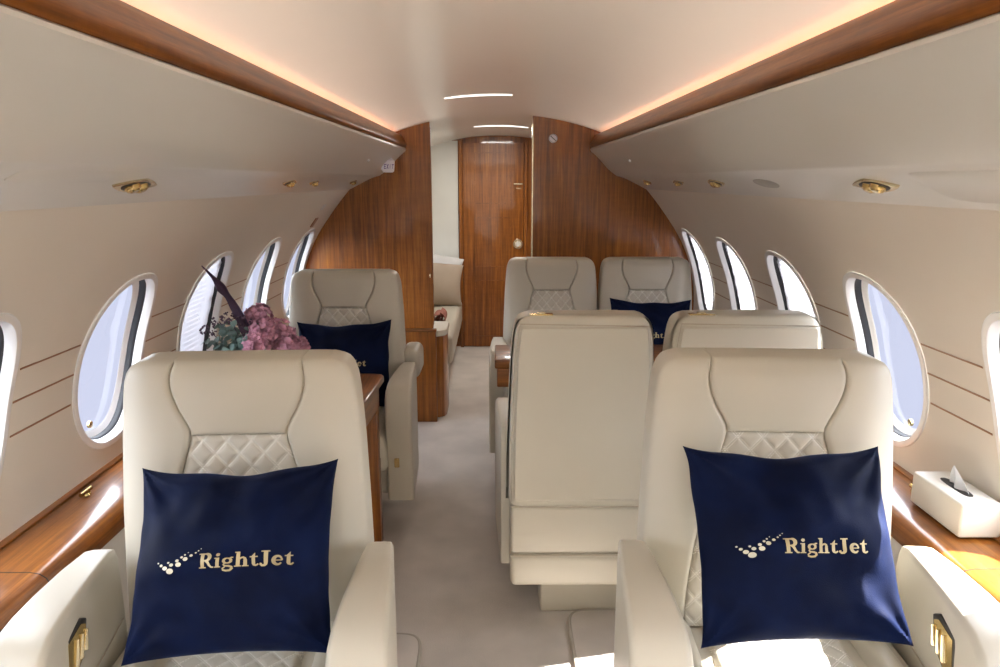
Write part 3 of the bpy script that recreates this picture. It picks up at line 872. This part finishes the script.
soft_box('bolster_pillow', (-.47, 6.10, .635), .18, .07, .18, (T_(-18), T_(6), T_(12)), M['beige_cloth'], 'beige linen cushion standing on the divan')
p2 = soft_box('bolster_pillow', (-.50, 6.255, .665), .18, .05, .20, (T_(-14), T_(10), 0), M['grey_cloth'], 'pale grey cushion behind the beige cushion on the divan')
# rolled throw
bm = bmesh.new()
pts = [Vector(((.012 + .0042 * k / 3) * math.cos(k * .42), 0, (.012 + .0042 * k / 3) * math.sin(k * .42))) for k in range(34)]
rings = []
for yv in (0, .22):
    ring = [Vector((p.x, yv, p.z)) for p in pts] + [Vector((p.x * .9, yv, p.z * .9)) for p in pts[::-1]]
    rings.append(ring)
o = link('rolled_blanket', loft_bm(rings), M['rug_roll']); o.location = (-.432, 5.10, .517); tag(o, 'rust and brown rolled blanket lying on the divan', 'blanket')

# ------------------------------------------------------------------ signs
# exit sign on end of left bin
e = empty('exit_sign', (-.617, 4.12, 1.60)); tag(e, 'small pale exit sign on left bin beside bulkhead', 'sign')
def sign_pt(u, v, h):   # u along -normal plane facing viewer/aisle
    n = Vector((.38, -.86, -.30)).normalized(); a = Vector((0, 0, 1)).cross(n).normalized() * 1; b_ = n.cross(a); 
    return Vector((-.615, 4.125, 1.583)) + a * u + b_ * v + n * h
PC(e, 'sign_face', loft_bm([[sign_pt(u * k, v * k, h) for u, v in supell(28, .034, .036, 6)] for k, h in ((1, -.05), (1, .010), (.92, .014))]), M['sign_white'])
bm = bmesh.new()
def sq(q): bm.faces.new([bm.verts.new(sign_pt(x, y, .0146)) for x, y in q])
w_, hh = .0115, .026
def letter(ch, x0):
    g = {'E': [(0, 0, .2, 1), (0, 0, 1, .18), (0, .41, .85, .59), (0, .82, 1, 1)], 'I': [(.4, 0, .6, 1)], 'T': [(.4, 0, .6, 1), (0, .82, 1, 1)]}
    if ch == 'X':
        for q in (stroke([(0.1, 0), (.9, 1)], .24), stroke([(.9, 0), (.1, 1)], .24)):
            for z in q: sq([(x0 + p[0] * w_, -.013 + p[1] * hh) for p in z])
    else:
        for (a, c, e1, f) in g[ch]: sq([(x0 + a * w_, -.013 + c * hh), (x0 + e1 * w_, -.013 + c * hh), (x0 + e1 * w_, -.013 + f * hh), (x0 + a * w_, -.013 + f * hh)])
for i, ch in enumerate('EXIT'): letter(ch, -.0275 + i * .0145)
PC(e, 'sign_letters', bm, M['sign_blue'], False)
# round slashed sign on right bulkhead
e = empty('round_sign', (.31, YB, 1.72)); tag(e, 'small round white slashed sign high on right bulkhead', 'sign')
c = Vector((.325, YB, 1.745))
PC(e, 'sign_face', cyl_bm(c + Vector((0, .001, 0)), c - Vector((0, .006, 0)), .026, .024, 36), M['sign_white'])
bm = bmesh.new()
for q in stroke([(-.015, .013), (.015, -.013)], .0045) : bm.faces.new([bm.verts.new((c.x + x, c.y - .0068, c.z + z)) for x, z in q])
for q in stroke(arc(0, 0, .0225, .0225, 0, 360, 30), .0015): bm.faces.new([bm.verts.new((c.x + x, c.y - .0066, c.z + z)) for x, z in q])
PC(e, 'sign_mark', bm, M['rubber'], False)
# placards on left wall near bulkhead
for (y, s, hh_, lab, mt) in ((4.02, s_of_z(1.36), .018, 'upper pale placard on left wall above the last window', 'white'), (4.06, s_of_z(1.275), .03, 'dark bronze placard on left wall above the last window', 'stripe')):
    r = [[WP(-1, y + a, s + b_, dd) for a, b_ in ((-.03, -hh_), (.03, -hh_), (.03, hh_), (-.03, hh_))] for dd in (.001, -.004)]
    o = link('placard', loft_bm(r), M[mt], smooth=False); tag(o, lab, 'placard')

# ------------------------------------------------------------------ tissue box
e = empty('tissue_box', (1.165, 1.70, LZ + .002), 0); tag(e, 'cream leather tissue box on the right window ledge', 'tissue box')
e.location.x = 1.158
bx0, bx1, by0, by1, bz0, bz1 = 1.098, 1.200, 1.59, 1.80, LZ + .0062, LZ + .092
PC(e, 'box_body', box_bm(bx0, bx1, by0, by1, bz0, bz1, .006, 3), M['boxleather'])
PC(e, 'slot', loft_bm([[Vector((1.148 + u, 1.695 + v, z)) for u, v in supell(36, .014, .058, 3)] for z in (bz1 - .003, bz1 + .0008)]), M['dark'])
bm = bmesh.new()
rows = []
for i in range(9):
    tt = i / 8; w = .042 * (1 - tt) + .002
    rows.append([Vector((1.148 + .010 * math.sin(j * 1.1 + tt * 2) * (1 - tt) - .006 * tt, 1.685 + (-w + 2 * w * j / 8) + .020 * tt, bz1 - .006 + .060 * tt)) for j in range(9)])
V = [[bm.verts.new(p) for p in r_] for r_ in rows]
for i in range(8):
    for j in range(8): bm.faces.new((V[i][j], V[i][j + 1], V[i + 1][j + 1], V[i + 1][j]))
bmesh.ops.solidify(bm, geom=bm.faces[:], thickness=.0008)
PC(e, 'tissue', bm, M['tissue'])

# ------------------------------------------------------------------ floor mats
def mat_rug(x0, x1, y0, y1, label):
    e = empty('floor_mat', ((x0 + x1) / 2, (y0 + y1) / 2, 0)); tag(e, label, 'mat')
    el = [(( x0 + x1) / 2 + u, (y0 + y1) / 2 + v) for u, v in supell(64, (x1 - x0) / 2, (y1 - y0) / 2, 14)]
    PC(e, 'pile', prism_bm(el, 'Z', .001, .014, .003, 2), M['carpet'])
    PC(e, 'binding', tube_bm([Vector((x, y, .009)) for x, y in el] + [Vector((el[0][0], el[0][1], .009))], .007, 8), M['mat_bind'])
mat_rug(.235, .95, 1.50, 2.292, 'bound carpet mat on the floor behind right foreground seat')
mat_rug(-.95, -.265, 1.20, 2.16, 'bound carpet mat on the floor around left foreground seat')

# ------------------------------------------------------------------ flowers
FX, FY, FZ = -.905, 2.62, .728
fl = empty('flower_arrangement', (FX, FY, FZ)); tag(fl, 'arrangement of pink hydrangeas, grey green leaves and one purple blade', 'flowers')
def F(name, bm, mat, smooth=True): return PC(fl, name, bm, mat, smooth)
bm = lathe_bm([(.045, 0), (.062, .03), (.066, .07), (.052, .11), (.048, .125), (.044, .125)])
bm.transform(Matrix.Translation((FX, FY, FZ))) if hasattr(bm, 'transform') else None
F('vase', bm, M['vase'])
def leaf(bm, base, direc, up, L, W, fold=.25, bend=.3, n=6):
    d = direc.normalized(); s = d.cross(up).normalized(); u = s.cross(d)
    rows = []
    for i in range(n + 1):
        t = i / n; w = W * math.sin(PI * min(1, t * .93 + .05)) ** .8
        c = base + d * (L * t) - u * (bend * L * t * t)
        rows.append([bm.verts.new(c - s * w + u * fold * w), bm.verts.new(c), bm.verts.new(c + s * w + u * fold * w)])
    for a, b_ in zip(rows, rows[1:]):
        for k in (0, 1): bm.faces.new((a[k], a[k + 1], b_[k + 1], b_[k]))
def rv(r): 
    while True:
        v = Vector((r.uniform(-1, 1), r.uniform(-1, 1), r.uniform(-1, 1)))
        if .1 < v.length < 1: return v.normalized()
R = random.Random(3)
C0 = Vector((FX, FY, FZ))
# hydrangea blooms
for (ox, oy, oz, rad) in ((.005, .02, .275, .048), (.035, -.03, .232, .048), (.075, .03, .215, .055), (.110, -.01, .175, .048), (.02, -.07, .19, .045), (.145, .03, .160, .036)):
    c = C0 + Vector((ox, oy, oz)); bm = bmesh.new()
    for k in range(120):
        n_ = rv(R)
        if n_.y > .6: continue
        p = c + n_ * rad * R.uniform(.82, 1.05); a = n_.orthogonal().normalized(); b_ = n_.cross(a); ph = R.uniform(0, PI)
        for q in range(4):
            an = ph + q * PI / 2; dq = a * math.cos(an) + b_ * math.sin(an)
            leaf(bm, p, dq + n_ * .25, n_, .0155, .0075, .2, -.2, 3)
    bmesh.ops.create_icosphere(bm, subdivisions=2, radius=rad * .72, matrix=Matrix.Translation(c))
    F('hydrangea_bloom', bm, M['petal'])
    F('stem', tube_bm([c, c * .5 + (C0 + Vector((0, 0, .12))) * .5, C0 + Vector((ox * .1, 0, .06))], .003, 6), M['green_leaf'])
# eucalyptus sprigs
for (ex, ey, ez) in ((-.13, -.02, .20), (-.09, -.06, .24), (-.05, .0, .27), (-.16, .03, .15), (-.02, -.09, .22), (-.11, .05, .26), (.0, -.05, .25), (-.07, -.10, .18), (.05, -.1, .17), (-.14, -.07, .21), (-.12, -.04, .255), (-.06, -.08, .26), (-.17, -.05, .20), (-.03, .02, .285), (-.09, .0, .22)):
    tip = C0 + Vector((ex, ey, ez)); base = C0 + Vector((ex * .1, ey * .1, .10)); bm = bmesh.new()
    join(bm, tube_bm([base, base.lerp(tip, .5) + Vector((0, 0, .01)), tip], [.003, .0022, .001], 5))
    for k in range(13):
        t = .25 + .75 * k / 12; p = base.lerp(tip, t); dd = (tip - base).normalized()
        sd = rv(R); sd = (sd - dd * sd.dot(dd)).normalized()
        leaf(bm, p, sd + dd * .5, dd + rv(R) * .4, .044 - .014 * t, .018 - .004 * t, .15, .1, 5)
    F('eucalyptus_sprig', bm, M['eucalyptus'])
# broad green leaves and dark berries
bm = bmesh.new()
for k in range(12):
    an = R.uniform(0, 2 * PI); d_ = Vector((math.cos(an), math.sin(an), .45))
    leaf(bm, C0 + Vector((0, 0, .12)) + d_ * .02, d_, Vector((0, 0, 1)), .12, .026, .2, .35, 7)
F('foliage', bm, M['green_leaf'])
for (ox, oy, oz) in ((-.135, 0, .265), (-.085, -.03, .285), (-.03, -.04, .275), (.005, .02, .255), (-.17, -.02, .235)):
    bm = bmesh.new(); c = C0 + Vector((ox, oy, oz))
    for k in range(34):
        n_ = rv(R); bmesh.ops.create_icosphere(bm, subdivisions=1, radius=R.uniform(.0028, .0048), matrix=Matrix.Translation(c + Vector((n_.x * .028, n_.y * .024, n_.z * .020))))
    join(bm, tube_bm([c, C0 + Vector((ox * .3, oy * .3, .12))], .0018, 5))
    F('berry_spray', bm, M['berry'])
# tall purple folded blade
P0, P1, P2 = C0 + Vector((-.005, -.03, .16)), C0 + Vector((-.045, -.03, .36)), C0 + Vector((-.185, -.02, .485))
bm = bmesh.new(); rows = []
wt = smooth_tab([(0, .012), (.2, .022), (.45, .018), (.58, .013), (.68, .020), (.8, .008), (1, .0015)], 6)
for i in range(31):
    t = i / 30; c = P0 * (1 - t) ** 2 + P1 * 2 * t * (1 - t) + P2 * t * t
    tg = ((P1 - P0) * (1 - t) + (P2 - P1) * t).normalized(); s_ = tg.cross(Vector((.15, 1, .1))).normalized(); w = max(.001, interp(wt, t))
    rows.append([bm.verts.new(c - s_ * w * 1.0 + Vector((0, -w * .5, 0))), bm.verts.new(c), bm.verts.new(c + s_ * w + Vector((0, -w * .5, 0)))])
for a, b_ in zip(rows, rows[1:]):
    for k in (0, 1): bm.faces.new((a[k], a[k + 1], b_[k + 1], b_[k]))
bmesh.ops.solidify(bm, geom=bm.faces[:], thickness=.0015)
F('purple_blade', bm, M['purple_leaf'])

# ------------------------------------------------------------------ world, sun, camera
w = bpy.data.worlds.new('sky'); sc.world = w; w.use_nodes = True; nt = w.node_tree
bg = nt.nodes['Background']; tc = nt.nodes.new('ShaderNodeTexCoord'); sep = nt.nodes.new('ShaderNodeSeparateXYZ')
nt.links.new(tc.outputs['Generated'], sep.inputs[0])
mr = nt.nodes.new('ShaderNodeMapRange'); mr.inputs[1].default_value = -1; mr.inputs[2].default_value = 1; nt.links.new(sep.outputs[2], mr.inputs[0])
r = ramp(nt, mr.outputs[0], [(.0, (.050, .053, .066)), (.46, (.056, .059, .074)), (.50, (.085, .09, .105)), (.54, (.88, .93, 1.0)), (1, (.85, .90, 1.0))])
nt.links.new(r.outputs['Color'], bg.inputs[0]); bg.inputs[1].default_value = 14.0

sd = bpy.data.lights.new('sun', 'SUN'); sd.energy = 60; sd.angle = math.radians(.6); sd.color = (1, .95, .88)
so = bpy.data.objects.new('sun', sd); COL.objects.link(so)
so.rotation_euler = Vector((-1, -.21, -1.02)).to_track_quat('-Z', 'Y').to_euler()

# slim emissive strips standing in for glossy reflections on the ceiling
def reflection_streak(x0, x1, y, wd, label):
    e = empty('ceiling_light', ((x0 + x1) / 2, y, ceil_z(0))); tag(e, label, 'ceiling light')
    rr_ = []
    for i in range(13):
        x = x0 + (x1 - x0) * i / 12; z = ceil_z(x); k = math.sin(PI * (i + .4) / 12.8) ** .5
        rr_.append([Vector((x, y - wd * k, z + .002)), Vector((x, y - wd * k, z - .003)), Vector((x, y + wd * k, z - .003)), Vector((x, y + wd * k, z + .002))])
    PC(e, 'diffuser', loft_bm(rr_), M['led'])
reflection_streak(-.25, .06, 3.43, .022, 'slim curved light line across the main cabin ceiling')
reflection_streak(-.17, .22, 5.35, .035, 'slim curved light line across ceiling beyond the bulkhead')
def lamp(name, x, y, z, sx, sy, e, rot=(0, 0, 0), col=(1, .95, .88)):
    a = bpy.data.lights.new(name, 'AREA'); a.shape = 'RECTANGLE'; a.size = sx; a.size_y = sy; a.energy = e; a.color = col
    o = bpy.data.objects.new(name, a); COL.objects.link(o); o.location = (x, y, z); o.rotation_euler = rot; return o
lamp('aft_ceiling_lamp', 0, -.5, 1.84, .7, 1.5, 12)  # added fill behind the viewer, brightens the foreground seats
lamp('aft_doorway_daylight', 0, -2.22, 1.0, 1.3, 1.3, 7, (PI / 2 + .12, 0, 0), (1, .97, .93))  # unseen area light added to brighten ceiling and seat fronts
lamp('forward_ceiling_lamp', 0, 5.6, 1.87, .3, .3, 14)  # added fill for the compartment beyond the bulkhead
for side in (-1, 1):
    o = lamp('cove_wash_lamp', side * .652, 1.05, 1.747, .018, 6.6, 21, (0, side * math.radians(97), 0), (1, .80, .69)); o.data.spread = math.radians(65)
for side in (-1, 1):
    for c in WY + WY2:
        p = WP(side, c, SC, .075); q = WP(side, c, SC + .01, 0) - WP(side, c, SC - .01, 0)
        a = bpy.data.lights.new('window_portal', 'AREA'); a.shape = 'RECTANGLE'; a.size = .40; a.size_y = .48; a.cycles.is_portal = True
        o = bpy.data.objects.new('window_portal', a); COL.objects.link(o); o.location = p
        inward = (WP(side, c, SC, 0) - p).normalized()
        o.rotation_euler = inward.to_track_quat('-Z', 'Z').to_euler()
f_px = 720.0
cam = bpy.data.cameras.new('camera'); co = bpy.data.objects.new('camera', cam); COL.objects.link(co)
cam.sensor_width = 36; cam.lens = f_px / 1000 * 36; cam.clip_start = .02
pitch = math.atan((333.5 - 180) / f_px); yaw = math.atan(5 / f_px)
co.location = (CX, 0, 1.505); co.rotation_euler = (PI / 2 - pitch, 0, -yaw)
sc.camera = co
vs = sc.view_settings; vs.view_transform = 'Standard'; vs.look = 'None'; vs.gamma = 1; vs.use_curve_mapping = False
vs.exposure = 0.02
sc.cycles.max_bounces = 10; sc.cycles.diffuse_bounces = 6; sc.cycles.transparent_max_bounces = 12

# repeats share a group
for o in list(bpy.data.objects):
    if o.parent is None and 'label' in o and 'group' not in o:
        k = o.name.split('.')[0]
        g = {'cabin_seat': 'cream leather cabin seats', 'reading_light': 'brass fittings under the overhead bins', 'floor_mat': 'bound carpet mats',
             'overhead_bin': 'overhead bins', 'side_ledge': 'window ledges', 'ceiling_light': 'slim ceiling light lines', 'access_panel': 'access panels under the bins',
             'indicator_light': 'indicators on the bin faces', 'placard': 'placards on the left wall', 'bolster_pillow': 'plain cushions on the divan'}.get(k)
        if g: o['group'] = g
